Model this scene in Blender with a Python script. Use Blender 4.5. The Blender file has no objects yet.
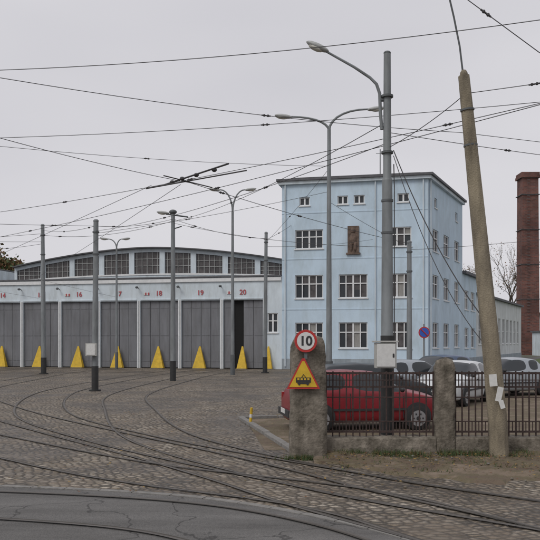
import bpy, bmesh, math, random
from mathutils import Vector, Matrix, noise
random.seed(7)
sc=bpy.context.scene
sc.view_settings.view_transform='Standard'
sc.view_settings.look='None'
sc.view_settings.exposure=0
# ------------------------------------------------------------ camera
cam=bpy.data.cameras.new("camera"); co=bpy.data.objects.new("camera",cam)
sc.collection.objects.link(co); sc.camera=co
co.location=(0,0,2.0); co.rotation_euler=(math.radians(90),0,0)
cam.sensor_width=36; cam.lens=50.67; cam.shift_y=0.1315; cam.clip_end=4000; cam.clip_start=0.05
# ------------------------------------------------------------ world / light
w=bpy.data.worlds.new("World"); sc.world=w; w.use_nodes=True
nt=w.node_tree; N=nt.nodes; L=nt.links; N.clear()
out=N.new('ShaderNodeOutputWorld'); bg=N.new('ShaderNodeBackground')
sky=N.new('ShaderNodeTexSky'); sky.sky_type='NISHITA'; sky.sun_disc=False
sky.dust_density=4
hs=N.new('ShaderNodeHueSaturation'); hs.inputs['Saturation'].default_value=0.15; hs.inputs['Value'].default_value=1.0
L.new(sky.outputs[0],hs.inputs['Color'])
tc=N.new('ShaderNodeTexCoord'); mp=N.new('ShaderNodeMapping'); mp.inputs['Scale'].default_value=(1.2,1.2,4)
nz=N.new('ShaderNodeTexNoise'); nz.inputs['Scale'].default_value=1.1; nz.inputs['Detail'].default_value=3; nz.inputs['Roughness'].default_value=.45
L.new(tc.outputs['Generated'],mp.inputs[0]); L.new(mp.outputs[0],nz.inputs['Vector'])
cr=N.new('ShaderNodeValToRGB'); cr.color_ramp.elements[0].position=.3; cr.color_ramp.elements[1].position=.72
cr.color_ramp.elements[0].color=(.59,.585,.63,1); cr.color_ramp.elements[1].color=(.73,.72,.755,1)
L.new(nz.outputs['Fac'],cr.inputs[0])
sc10=N.new('ShaderNodeVectorMath'); sc10.operation='SCALE'; sc10.inputs['Scale'].default_value=10
L.new(cr.outputs[0],sc10.inputs[0])
mx=N.new('ShaderNodeMixRGB'); mx.inputs[0].default_value=.93
L.new(hs.outputs[0],mx.inputs[1]); L.new(sc10.outputs[0],mx.inputs[2])
L.new(mx.outputs[0],bg.inputs[0]); bg.inputs[1].default_value=.1; L.new(bg.outputs[0],out.inputs[0])
sun=bpy.data.lights.new("sun","SUN"); sun.energy=1.25; sun.angle=math.radians(25); sun.color=(1,.97,.93)
so=bpy.data.objects.new("sun",sun); sc.collection.objects.link(so)
sd=Vector((-.45,-.5,.75)).normalized()
so.rotation_euler=sd.to_track_quat('Z','Y').to_euler()
sky.sun_elevation=math.asin(sd.z); sky.sun_rotation=math.atan2(sd.x,sd.y)
# ------------------------------------------------------------ materials
def mat(name,c,rough=.8,metal=0,var=0,scale=3,bump=0,bscale=30,c2=None,stretch=(1,1,1),spec=None,streak=0,sfreq=2.6):
    m=bpy.data.materials.new(name); m.use_nodes=True
    n=m.node_tree.nodes; l=m.node_tree.links; b=n['Principled BSDF']
    b.inputs['Roughness'].default_value=rough; b.inputs['Metallic'].default_value=metal
    if spec is not None: b.inputs['Specular IOR Level'].default_value=spec
    c=tuple(c)+(1,)
    if var==0 and c2 is None:
        b.inputs['Base Color'].default_value=c
    else:
        t=n.new('ShaderNodeTexCoord'); mpp=n.new('ShaderNodeMapping'); mpp.inputs['Scale'].default_value=stretch
        l.new(t.outputs['Object'],mpp.inputs[0])
        z=n.new('ShaderNodeTexNoise'); z.inputs['Scale'].default_value=scale; z.inputs['Detail'].default_value=6; z.inputs['Roughness'].default_value=.65
        l.new(mpp.outputs[0],z.inputs['Vector'])
        r=n.new('ShaderNodeValToRGB'); r.color_ramp.elements[0].position=.33; r.color_ramp.elements[1].position=.68
        if c2 is None: c2=tuple(x*(1-var) for x in c[:3])
        r.color_ramp.elements[0].color=tuple(c2)+(1,); r.color_ramp.elements[1].color=c
        l.new(z.outputs['Fac'],r.inputs[0])
        last=r.outputs[0]
        if streak:
            m2=n.new('ShaderNodeMapping'); m2.inputs['Scale'].default_value=(sfreq,sfreq,.3); l.new(t.outputs['Object'],m2.inputs[0])
            z2=n.new('ShaderNodeTexNoise'); z2.inputs['Scale'].default_value=1.3; z2.inputs['Detail'].default_value=5; z2.inputs['Roughness'].default_value=.7; l.new(m2.outputs[0],z2.inputs['Vector'])
            r2=n.new('ShaderNodeValToRGB'); r2.color_ramp.elements[0].position=.30; r2.color_ramp.elements[1].position=.56
            k=1-streak; r2.color_ramp.elements[0].color=(k,k*.985,k*.95,1); r2.color_ramp.elements[1].color=(1,1,1,1)
            l.new(z2.outputs['Fac'],r2.inputs[0])
            mu=n.new('ShaderNodeMixRGB'); mu.blend_type='MULTIPLY'; mu.inputs[0].default_value=1; l.new(last,mu.inputs[1]); l.new(r2.outputs[0],mu.inputs[2]); last=mu.outputs[0]
        l.new(last,b.inputs['Base Color'])
    if bump:
        t=n.new('ShaderNodeTexCoord'); z=n.new('ShaderNodeTexNoise'); z.inputs['Scale'].default_value=bscale; z.inputs['Detail'].default_value=4
        l.new(t.outputs['Object'],z.inputs['Vector'])
        bp=n.new('ShaderNodeBump'); bp.inputs['Strength'].default_value=bump; bp.inputs['Distance'].default_value=.02
        l.new(z.outputs['Fac'],bp.inputs['Height']); l.new(bp.outputs[0],b.inputs['Normal'])
    return m
M={}
M['wall']=mat('blue_render',(.575,.705,.815),.9,var=.15,scale=.7,stretch=(1,1,.7),bump=.25,streak=.13,sfreq=1.0)
M['wall2']=mat('blue_render_pale',(.66,.735,.785),.9,var=.18,scale=.8,stretch=(1,1,.6),bump=.2,streak=.2,sfreq=1.3)
M['wall3']=mat('offwhite_render',(.68,.71,.72),.9,var=.14,scale=.7,bump=.2,streak=.16,sfreq=1.3)
M['plinth']=mat('plinth_render',(.36,.41,.45),.9,var=.3,scale=1.2,streak=.2)
M['white']=mat('white_paint',(.75,.76,.76),.55,var=.15,scale=4)
M['glass']=mat('window_glass',(.03,.035,.04),.12)
M['glassb']=mat('dusty_glass',(.11,.10,.10),.35,var=.6,scale=2.2)
M['curtain']=mat('net_curtain',(.34,.33,.31),.9,var=.3,scale=8,stretch=(3,3,.3))
M['cornice']=mat('cornice_sheet',(.12,.12,.13),.7,var=.3,scale=3)
M['doorg']=mat('grey_door_paint',(.195,.20,.215),.65,var=.25,scale=1.4,stretch=(1,1,.3),streak=.22)
M['yellow']=mat('yellow_paint',(.72,.47,.03),.6,var=.3,scale=4)
M['yleaf']=mat('yellow_leaf',(.28,.18,.05),.8)
M['red']=mat('red_paint',(.50,.035,.03),.5,var=.2,scale=20)
M['redn']=mat('red_number',(.42,.09,.10),.7)
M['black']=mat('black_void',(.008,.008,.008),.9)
M['steel']=mat('grey_steel_paint',(.25,.27,.28),.6,var=.35,scale=4,stretch=(1,1,.3),streak=.25)
M['steeld']=mat('dark_steel_paint',(.12,.13,.135),.65,var=.35,scale=5,stretch=(1,1,.4))
M['bitumen']=mat('black_base_paint',(.03,.03,.03),.6,var=.3,scale=6)
M['wire']=mat('wire_copper_dark',(.05,.048,.05),.6)
M['rust']=mat('rusty_iron',(.07,.045,.04),.85,var=.5,scale=14,bump=.4,bscale=90)
M['conc']=mat('weathered_concrete',(.285,.25,.205),.95,c2=(.075,.065,.048),scale=4.2,bump=1,bscale=22,streak=.4)
M['conc2']=mat('pole_concrete',(.35,.30,.215),.95,c2=(.14,.12,.09),scale=3.5,stretch=(1,1,.35),bump=.6,bscale=40,streak=.3)
M['rail']=mat('rail_steel',(.125,.112,.10),.6,metal=.15,var=.4,scale=3)
M['groove']=mat('rail_groove',(.06,.053,.045),.95)
M['tyre']=mat('tyre_rubber',(.02,.02,.02),.85)
M['hub']=mat('wheel_hub',(.35,.35,.36),.4,metal=.5)
M['carred']=mat('car_paint_red',(.24,.02,.028),.3,var=.2,scale=3)
M['carsil']=mat('car_paint_silver',(.36,.39,.42),.3,metal=.3)
M['carwh']=mat('car_paint_white',(.6,.62,.63),.35,var=.1,scale=3)
M['carblue']=mat('car_paint_blue',(.06,.09,.16),.3)
M['cardark']=mat('car_paint_dark',(.03,.035,.04),.3)
M['plast']=mat('black_plastic',(.03,.03,.032),.6)
M['lamp']=mat('headlamp_glass',(.5,.52,.53),.15)
M['tail']=mat('tail_lamp',(.3,.01,.01),.2)
M['lum']=mat('luminaire_shell',(.42,.43,.42),.5,var=.2,scale=8)
M['lumg']=mat('luminaire_glass',(.55,.54,.48),.3)
M['box']=mat('cabinet_paint',(.50,.50,.47),.6,var=.2,scale=7)
M['bark']=mat('bark',(.09,.07,.05),.95,var=.4,scale=8)
M['leafa']=mat('autumn_leaf',(.12,.085,.03),.8)
M['leafb']=mat('green_leaf',(.06,.09,.03),.8)
M['leafc']=mat('rust_leaf',(.14,.065,.03),.8)
M['roofd']=mat('roof_felt',(.10,.10,.105),.9,var=.3,scale=1)
M['emb']=mat('terracotta',(.19,.135,.105),.9,var=.6,scale=4,bump=1,bscale=8)
M['grass']=mat('grass_cover',(.10,.14,.04),.95,c2=(.06,.08,.03),scale=.6,bump=1,bscale=12)
M['gravel']=mat('far_ground',(.13,.12,.095),.95,c2=(.07,.075,.045),scale=.05)
M['blue']=mat('sign_blue',(.03,.10,.45),.5)
M['signwhite']=mat('sign_white',(.70,.70,.68),.5,var=.15,scale=15)
M['stonek']=mat('kerb_granite',(.25,.24,.225),.9,var=.35,scale=9,bump=.5,bscale=60)
# worn asphalt: fine aggregate, long stains
m=mat('asphalt',(.12,.12,.12),.85,bump=.5,bscale=110); M['asph']=m
n=m.node_tree.nodes; l=m.node_tree.links; t=n.new('ShaderNodeTexCoord')
v=n.new('ShaderNodeTexNoise'); v.inputs['Scale'].default_value=75; v.inputs['Detail'].default_value=3; l.new(t.outputs['Object'],v.inputs['Vector'])
r1=n.new('ShaderNodeValToRGB'); e=r1.color_ramp.elements; e[0].position=.3; e[0].color=(.095,.092,.09,1); e[1].position=.72; e[1].color=(.185,.18,.172,1); l.new(v.outputs['Fac'],r1.inputs[0])
mpp=n.new('ShaderNodeMapping'); mpp.inputs['Scale'].default_value=(.3,1.5,1); mpp.inputs['Rotation'].default_value=(0,0,.12); l.new(t.outputs['Object'],mpp.inputs[0])
z=n.new('ShaderNodeTexNoise'); z.inputs['Scale'].default_value=1.2; z.inputs['Detail'].default_value=7; z.inputs['Roughness'].default_value=.65; l.new(mpp.outputs[0],z.inputs['Vector'])
r2=n.new('ShaderNodeValToRGB'); e=r2.color_ramp.elements; e[0].position=.36; e[0].color=(.66,.65,.64,1); e[1].position=.64; e[1].color=(1.06,1.05,1.04,1); l.new(z.outputs['Fac'],r2.inputs[0])
mu=n.new('ShaderNodeMixRGB'); mu.blend_type='MULTIPLY'; mu.inputs[0].default_value=1; l.new(r1.outputs[0],mu.inputs[1]); l.new(r2.outputs[0],mu.inputs[2])
# hairline cracks
vk=n.new('ShaderNodeTexVoronoi'); vk.voronoi_dimensions='2D'; vk.feature='DISTANCE_TO_EDGE'; vk.inputs['Scale'].default_value=.55
wn=n.new('ShaderNodeTexNoise'); wn.inputs['Scale'].default_value=1.5; wn.inputs['Detail'].default_value=6; l.new(t.outputs['Object'],wn.inputs['Vector'])
wa=n.new('ShaderNodeVectorMath'); wa.operation='MULTIPLY_ADD'; wa.inputs[1].default_value=(1.1,1.1,0); l.new(wn.outputs['Color'],wa.inputs[0]); l.new(t.outputs['Object'],wa.inputs[2]); l.new(wa.outputs[0],vk.inputs['Vector'])
rk=n.new('ShaderNodeValToRGB'); rk.color_ramp.elements[0].position=.004; rk.color_ramp.elements[0].color=(.45,.45,.45,1); rk.color_ramp.elements[1].position=.012; l.new(vk.outputs['Distance'],rk.inputs[0])
mk=n.new('ShaderNodeMixRGB'); mk.blend_type='MULTIPLY'; mk.inputs[0].default_value=1; l.new(mu.outputs[0],mk.inputs[1]); l.new(rk.outputs[0],mk.inputs[2])
l.new(mk.outputs[0],n['Principled BSDF'].inputs['Base Color'])
# earth
m=mat('bare_earth',(.2,.15,.105),.95,bump=1,bscale=25); M['dirt']=m
n=m.node_tree.nodes; l=m.node_tree.links; t=n.new('ShaderNodeTexCoord')
z=n.new('ShaderNodeTexNoise'); z.inputs['Scale'].default_value=1.1; z.inputs['Detail'].default_value=9; z.inputs['Roughness'].default_value=.72; l.new(t.outputs['Object'],z.inputs['Vector'])
r=n.new('ShaderNodeValToRGB'); e=r.color_ramp.elements; e[0].position=.3; e[0].color=(.06,.045,.03,1); e[1].position=.72; e[1].color=(.24,.19,.145,1)
q=e.new(.45); q.color=(.13,.095,.065,1); q=e.new(.51); q.color=(.115,.095,.055,1); q=e.new(.57); q.color=(.17,.13,.093,1)
l.new(z.outputs['Fac'],r.inputs[0]); l.new(r.outputs[0],n['Principled BSDF'].inputs['Base Color'])
# bricks
m=mat('chimney_brick',(.2,.07,.05),.9); M['brick']=m
n=m.node_tree.nodes; l=m.node_tree.links
t=n.new('ShaderNodeTexCoord'); sp=n.new('ShaderNodeSeparateXYZ'); l.new(t.outputs['Object'],sp.inputs[0])
ad=n.new('ShaderNodeMath'); l.new(sp.outputs[0],ad.inputs[0]); l.new(sp.outputs[1],ad.inputs[1])
cb=n.new('ShaderNodeCombineXYZ'); l.new(ad.outputs[0],cb.inputs[0]); l.new(sp.outputs[2],cb.inputs[1])
bt=n.new('ShaderNodeTexBrick'); bt.inputs['Scale'].default_value=1; bt.inputs['Brick Width'].default_value=.5; bt.inputs['Row Height'].default_value=.2; bt.inputs['Mortar Size'].default_value=.02
bt.inputs['Color1'].default_value=(.21,.085,.065,1); bt.inputs['Color2'].default_value=(.12,.055,.045,1); bt.inputs['Mortar'].default_value=(.15,.11,.10,1)
l.new(cb.outputs[0],bt.inputs['Vector'])
z=n.new('ShaderNodeTexNoise'); z.inputs['Scale'].default_value=.35; z.inputs['Detail'].default_value=6; l.new(t.outputs['Object'],z.inputs['Vector'])
mm=n.new('ShaderNodeMixRGB'); mm.blend_type='MULTIPLY'; mm.inputs[0].default_value=.8
rr=n.new('ShaderNodeValToRGB'); rr.color_ramp.elements[0].color=(.45,.45,.45,1); rr.color_ramp.elements[0].position=.35; rr.color_ramp.elements[1].position=.6
l.new(z.outputs['Fac'],rr.inputs[0]); l.new(bt.outputs['Color'],mm.inputs[1]); l.new(rr.outputs[0],mm.inputs[2]); l.new(mm.outputs[0],n['Principled BSDF'].inputs['Base Color'])
# cobbles
def cobble(name,base,dark,scale,bumpd):
    m=bpy.data.materials.new(name); m.use_nodes=True
    n=m.node_tree.nodes; l=m.node_tree.links; b=n['Principled BSDF']
    t=n.new('ShaderNodeTexCoord')
    wn=n.new('ShaderNodeTexNoise'); wn.inputs['Scale'].default_value=.35; wn.inputs['Detail'].default_value=3
    l.new(t.outputs['Object'],wn.inputs['Vector'])
    wa=n.new('ShaderNodeVectorMath'); wa.operation='MULTIPLY_ADD'; wa.inputs[1].default_value=(.9,.9,0)
    l.new(wn.outputs['Color'],wa.inputs[0]); l.new(t.outputs['Object'],wa.inputs[2])
    mp=n.new('ShaderNodeMapping'); mp.inputs['Rotation'].default_value=(0,0,math.radians(-22)); mp.inputs['Scale'].default_value=(.95,1.1,1)
    l.new(wa.outputs[0],mp.inputs[0])
    ve=n.new('ShaderNodeTexVoronoi'); ve.voronoi_dimensions='2D'; ve.feature='DISTANCE_TO_EDGE'; ve.inputs['Scale'].default_value=scale; ve.inputs['Randomness'].default_value=.6
    vc=n.new('ShaderNodeTexVoronoi'); vc.voronoi_dimensions='2D'; vc.feature='F1'; vc.inputs['Scale'].default_value=scale; vc.inputs['Randomness'].default_value=.6
    l.new(mp.outputs[0],ve.inputs['Vector']); l.new(mp.outputs[0],vc.inputs['Vector'])
    je=n.new('ShaderNodeValToRGB'); je.color_ramp.elements[0].position=.03; je.color_ramp.elements[1].position=.2
    l.new(ve.outputs['Distance'],je.inputs[0])
    cc=n.new('ShaderNodeSeparateColor'); l.new(vc.outputs['Color'],cc.inputs[0])
    cr=n.new('ShaderNodeValToRGB'); e=cr.color_ramp.elements
    e[0].color=tuple(x*.5 for x in base)+(1,); e[1].color=tuple(x*1.45 for x in base)+(1,)
    e.new(.35).color=(base[0]*.95,base[1]*.88,base[2]*.80,1); e.new(.7).color=(base[0]*1.1,base[1]*1.1,base[2]*1.12,1)
    l.new(cc.outputs[0],cr.inputs[0])
    fn=n.new('ShaderNodeTexNoise'); fn.inputs['Scale'].default_value=38; fn.inputs['Detail'].default_value=3; l.new(t.outputs['Object'],fn.inputs['Vector'])
    fr=n.new('ShaderNodeValToRGB'); fr.color_ramp.elements[0].position=.35; fr.color_ramp.elements[0].color=(.72,.71,.69,1); fr.color_ramp.elements[1].position=.65; fr.color_ramp.elements[1].color=(1.12,1.12,1.12,1)
    l.new(fn.outputs['Fac'],fr.inputs[0])
    mf=n.new('ShaderNodeMixRGB'); mf.blend_type='MULTIPLY'; mf.inputs[0].default_value=1; l.new(cr.outputs[0],mf.inputs[1]); l.new(fr.outputs[0],mf.inputs[2])
    mxj=n.new('ShaderNodeMixRGB'); mxj.inputs[1].default_value=tuple(dark)+(1,)
    l.new(je.outputs[0],mxj.inputs[0]); l.new(mf.outputs[0],mxj.inputs[2])
    ln=n.new('ShaderNodeTexNoise'); ln.inputs['Scale'].default_value=.3; ln.inputs['Detail'].default_value=8; ln.inputs['Roughness'].default_value=.68; ln.inputs['Distortion'].default_value=.6
    l.new(t.outputs['Object'],ln.inputs['Vector'])
    lr=n.new('ShaderNodeValToRGB'); lr.color_ramp.elements[0].position=.41; lr.color_ramp.elements[0].color=(.46,.415,.36,1); lr.color_ramp.elements[1].position=.59; lr.color_ramp.elements[1].color=(1.06,1.04,1.0,1)
    l.new(ln.outputs['Fac'],lr.inputs[0])
    mu=n.new('ShaderNodeMixRGB'); mu.blend_type='MULTIPLY'; mu.inputs[0].default_value=1
    l.new(mxj.outputs[0],mu.inputs[1]); l.new(lr.outputs[0],mu.inputs[2])
    mn=n.new('ShaderNodeTexNoise'); mn.inputs['Scale'].default_value=.75; mn.inputs['Detail'].default_value=8; mn.inputs['Roughness'].default_value=.75
    mo=n.new('ShaderNodeVectorMath'); mo.operation='ADD'; mo.inputs[1].default_value=(31,17,0); l.new(t.outputs['Object'],mo.inputs[0]); l.new(mo.outputs[0],mn.inputs['Vector'])
    mr=n.new('ShaderNodeValToRGB'); mr.color_ramp.elements[0].position=.50; mr.color_ramp.elements[1].position=.66; mr.color_ramp.elements[1].color=(.75,.75,.75,1)
    l.new(mn.outputs['Fac'],mr.inputs[0])
    mud=n.new('ShaderNodeMixRGB'); mud.inputs[2].default_value=(.135,.106,.077,1); l.new(mr.outputs[0],mud.inputs[0]); l.new(mu.outputs[0],mud.inputs[1])
    l.new(mud.outputs[0],b.inputs['Base Color'])
    hr=n.new('ShaderNodeValToRGB'); hr.color_ramp.interpolation='EASE'; hr.color_ramp.elements[0].position=0; hr.color_ramp.elements[1].position=.36
    l.new(ve.outputs['Distance'],hr.inputs[0])
    ha=n.new('ShaderNodeMath'); ha.operation='MULTIPLY_ADD'; ha.inputs[1].default_value=.4; l.new(fn.outputs['Fac'],ha.inputs[0]); l.new(hr.outputs[0],ha.inputs[2])
    ha2=n.new('ShaderNodeMath'); ha2.operation='MULTIPLY_ADD'; ha2.inputs[1].default_value=.5; l.new(cc.outputs[1],ha2.inputs[0]); l.new(ha.outputs[0],ha2.inputs[2])
    inv=n.new('ShaderNodeMath'); inv.operation='SUBTRACT'; inv.inputs[0].default_value=1; l.new(mr.outputs[0],inv.inputs[1])
    bp=n.new('ShaderNodeBump'); bp.inputs['Distance'].default_value=bumpd; l.new(inv.outputs[0],bp.inputs['Strength'])
    l.new(ha2.outputs[0],bp.inputs['Height']); l.new(bp.outputs[0],b.inputs['Normal'])
    rgh=n.new('ShaderNodeMapRange'); rgh.inputs['From Min'].default_value=.40; rgh.inputs['From Max'].default_value=.58; rgh.inputs['To Min'].default_value=.36; rgh.inputs['To Max'].default_value=.8
    l.new(ln.outputs['Fac'],rgh.inputs['Value']); l.new(rgh.outputs[0],b.inputs['Roughness'])
    return m
M['cob']=cobble('cobblestones',(.29,.26,.222),(.062,.052,.04),8.2,.035)
# ------------------------------------------------------------ mesh builder
class MB:
    def __init__(s): s.v=[]; s.f=[]; s.m=[]; s.mats=[]
    def mi(s,k):
        if k not in s.mats: s.mats.append(k)
        return s.mats.index(k)
    def face(s,pts,k):
        i=len(s.v); s.v+= [tuple(p) for p in pts]; s.f.append(list(range(i,i+len(pts)))); s.m.append(s.mi(k))
    def hexa(s,p,k):
        i=len(s.v); s.v+=[tuple(q) for q in p]
        for f in ((0,3,2,1),(4,5,6,7),(0,1,5,4),(1,2,6,5),(2,3,7,6),(3,0,4,7)):
            s.f.append([i+a for a in f]); s.m.append(s.mi(k))
    def box(s,c,d,k,rz=0):
        cx,cy,cz=c; a,b,h=d[0]/2,d[1]/2,d[2]/2; C,S=math.cos(rz),math.sin(rz)
        P=[]
        for z in (-h,h):
            for x,y in((-a,-b),(a,-b),(a,b),(-a,b)): P.append((cx+x*C-y*S,cy+x*S+y*C,cz+z))
        s.hexa(P,k)
    def tube(s,pts,rs,k,n=8,cap=True):
        pts=[Vector(p) for p in pts]
        if not isinstance(rs,(list,tuple)): rs=[rs]*len(pts)
        i0=len(s.v); mi=s.mi(k)
        prev=None
        for j,p in enumerate(pts):
            if j==0: d=pts[1]-p
            elif j==len(pts)-1: d=p-pts[j-1]
            else: d=pts[j+1]-pts[j-1]
            d.normalize()
            a=prev if prev is not None else (Vector((0,1,0)) if abs(d.y)<.9 else Vector((1,0,0)))
            u=(a-d*a.dot(d)).normalized(); prev=u; vv=d.cross(u)
            for q in range(n):
                an=2*math.pi*q/n; s.v.append(tuple(p+(u*math.cos(an)+vv*math.sin(an))*rs[j]))
        for j in range(len(pts)-1):
            for q in range(n):
                a=i0+j*n+q; b=i0+j*n+(q+1)%n
                s.f.append([a,b,b+n,a+n]); s.m.append(mi)
        if cap:
            s.f.append([i0+q for q in range(n)][::-1]); s.m.append(mi)
            e=i0+(len(pts)-1)*n; s.f.append([e+q for q in range(n)]); s.m.append(mi)
    def ell(s,c,r,k,n=12,mrows=7,rot=None):
        i0=len(s.v); mi=s.mi(k); c=Vector(c)
        for a in range(mrows+1):
            th=math.pi*a/mrows
            for q in range(n):
                ph=2*math.pi*q/n
                p=Vector((r[0]*math.sin(th)*math.cos(ph),r[1]*math.sin(th)*math.sin(ph),r[2]*math.cos(th)))
                if rot: p=rot@p
                s.v.append(tuple(c+p))
        for a in range(mrows):
            for q in range(n):
                A=i0+a*n+q; B=i0+a*n+(q+1)%n
                s.f.append([A,A+n,B+n,B]); s.m.append(mi)
    def obj(s,name,parent=None,smooth=False,bevel=0,fix=True):
        me=bpy.data.meshes.new(name); me.from_pydata(s.v,[],s.f)
        for k in s.mats: me.materials.append(M[k])
        for p,i in zip(me.polygons,s.m): p.material_index=i; p.use_smooth=smooth
        me.update()
        if fix:
            b=bmesh.new(); b.from_mesh(me); bmesh.ops.recalc_face_normals(b,faces=b.faces[:]); b.to_mesh(me); b.free()
        o=bpy.data.objects.new(name,me); sc.collection.objects.link(o)
        if parent:
            o.parent=parent; o.location=-Vector(parent.location)
        if bevel:
            bv=o.modifiers.new('bevel','BEVEL'); bv.width=bevel; bv.segments=2; bv.limit_method='ANGLE'
        if smooth:
            o.modifiers.new('es','EDGE_SPLIT').split_angle=math.radians(40)
        return o
def empty(name,loc=(0,0,0)):
    e=bpy.data.objects.new(name,None); e.location=loc; e.empty_display_size=.3; sc.collection.objects.link(e); return e
def sheet(name,pts,z,k):
    b=MB(); b.face([(x,y,z) for x,y in pts],k); return b.obj(name,fix=False)
def text(body,loc,size,rz,k,parent,name,ext=.01,off=.015):
    c=bpy.data.curves.new(name,'FONT'); c.body=body; c.size=size; c.extrude=ext; c.align_x='CENTER'; c.align_y='CENTER'
    c.offset=size*off
    o=bpy.data.objects.new(name,c); c.materials.append(M[k]); sc.collection.objects.link(o)
    o.rotation_euler=(math.pi/2,0,rz); o.location=Vector(loc)
    if parent: o.parent=parent; o.location=Vector(loc)-Vector(parent.location)
    return o
# ------------------------------------------------------------ ground sheets
sheet('ground',[(-1500,-600),(1500,-600),(1500,2500),(-1500,2500)],0,'gravel')
sheet('cobbled_yard',[(-75,-4),(40,-4),(40,30),(15.2,45),(10.9,52.2),(.85,54.3),(-60,67.6),(-75,60)],.004,'cob')
sheet('service_road',[(10.9,52.3),(15.2,45.1),(40,30.1),(46,45),(78,150),(62,150),(13.8,58.2)],.005,'asph')
sheet('grass_verge',[(19,60),(29,60),(64,135),(52,135)],.010,'grass')
def cat(P,n=10):
    P=[Vector(p) for p in P]; Q=[P[0]*2-P[1]]+P+[P[-1]*2-P[-2]]; R=[]
    for i in range(1,len(Q)-2):
        a,b,c,d=Q[i-1],Q[i],Q[i+1],Q[i+2]
        for k in range(n):
            t=k/n; R.append(.5*((2*b)+(c-a)*t+(2*a-5*b+4*c-d)*t*t+(-a+3*b-3*c+d)*t**3))
    R.append(P[-1]); return R
edge=cat([(-80,14),(-30,11.6),(-12,10.95),(-6,10.65),(-3.7,10.38),(-1.2,9.75),(.34,8.72),(1.35,7.6),(2.1,6),(2.7,3.5),(3.2,-3)],22)
random.seed(5)
sheet('street',[(-80,-14)]+[(3.2,-14)]+[(p.x+random.uniform(-.015,.015),p.y+random.uniform(-.015,.015)) for p in reversed(edge)],.008,'asph')
b=MB(); NXg=130; NYg=16
random.seed(3)
def eb(i,j):
    x=.72+13.3*i/NXg
    near=12.6-min(2.0,.25+(x-.72)*.75)+.16*math.sin(x*2.1)+.10*math.sin(x*5.3+1)+.06*math.sin(x*13)+random.uniform(-.05,.05)
    y=near+(13.12-near)*j/NYg
    f=j/NYg
    z=.012+ .075*f*(.6+.4*math.sin(x*1.7)) + (random.uniform(0,.022)+.02*math.sin(x*4+y*6) if j>0 else -.012)
    return (x,y,max(z,-.01 if j==0 else .011))
G_=[[eb(i,j) for j in range(NYg+1)] for i in range(NXg+1)]
for i in range(NXg):
    for j in range(NYg): b.face([G_[i][j],G_[i+1][j],G_[i+1][j+1],G_[i][j+1]],'dirt')
b.obj('bare_earth_strip',fix=False,smooth=False)
sheet('parking_ground',[(-.1,13.9),(14,13.6),(16,30),(6,33),(-.6,19)],.009,'dirt')
# ------------------------------------------------------------ tram tracks
def offset(path,o):
    R=[]
    for i,p in enumerate(path):
        a=path[max(0,i-1)]; b=path[min(len(path)-1,i+1)]; d=(b-a).normalized()
        R.append(p+Vector((-d.y,d.x))*o)
    return R
def strip(b,path,o1,o2,z,k):
    A=offset(path,o1); B=offset(path,o2)
    for i in range(len(path)-1):
        b.face([(A[i].x,A[i].y,z),(B[i].x,B[i].y,z),(B[i+1].x,B[i+1].y,z),(A[i+1].x,A[i+1].y,z)],k)
# flush kerb stones along the street edge
b=MB(); random.seed(9)
acc=[]
for p in edge:
    if -14<p.x<3.1 and p.y>2: acc.append(p)
seg=[]; run=0; last=acc[0]
for p in acc[1:]:
    if (p-last).length>.45:
        d=(p-last); c=(p+last)/2; nrm=Vector((-d.y,d.x)).normalized()
        b.box((c.x+nrm.x*.06,c.y+nrm.y*.06,.0105+random.uniform(-.001,.002)),(d.length-.012,.11,.012),'stonek',math.atan2(d.y,d.x)); last=p
b.obj('street_kerb')
UX,UY=.9767,-.2147
NX,NY=.2147,.9767
def FP(t,d=0): return (.85+UX*t+NX*d, 54+UY*t+NY*d)
zz=[.0185]
def track(P,n=14):
    path=cat(P,n); b=MB(); z=zz[0]; zz[0]+=.0014
    for s in(1,-1):
        strip(b,path,s*.72+.022,s*.72-.022,z+.001,'rail')
        strip(b,path,s*.72-s*.023,s*.72-s*.055,z+.0004,'groove')
    return b.obj('tram_track',fix=False)
def door(k): return FP(-2.86-3.19*k,-.2)
def fwd(k,d): return FP(-2.86-3.19*k,-d)
exA=[(-4.05,18.1),(-1.16,12.6),(.75,9.7),(2.3,7.6),(4.6,4.0),(6,1)]
exC=[(-4.05,22),(-2.2,15.6),(.86,10.9),(3.4,8.4),(6.2,5.5),(9,2)]
track([door(0),fwd(0,9),(-4.9,36),(-5.2,28),exC[0]]+exC[1:])
track([door(1),fwd(1,8),(-8.0,37),(-8.2,29),(-6.3,21),(-3.1,15.6)]+exC[2:])
track([door(3),fwd(3,8),(-12.8,40),(-11.8,30),(-7.6,21.5)]+exA[1:] )
track([door(5),fwd(5,8),(-20,43),(-19.0,32),(-12.8,22),(-7.2,16.6),(-2.6,12.0)]+exA[2:])
track([(-60,12.0),(-12,9.8),(-6,9.5),(-3.5,9.28),(-1.35,8.7),(-.1,7.8),(.7,6.6),(1.3,5.2),(2,2.7)])
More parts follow.
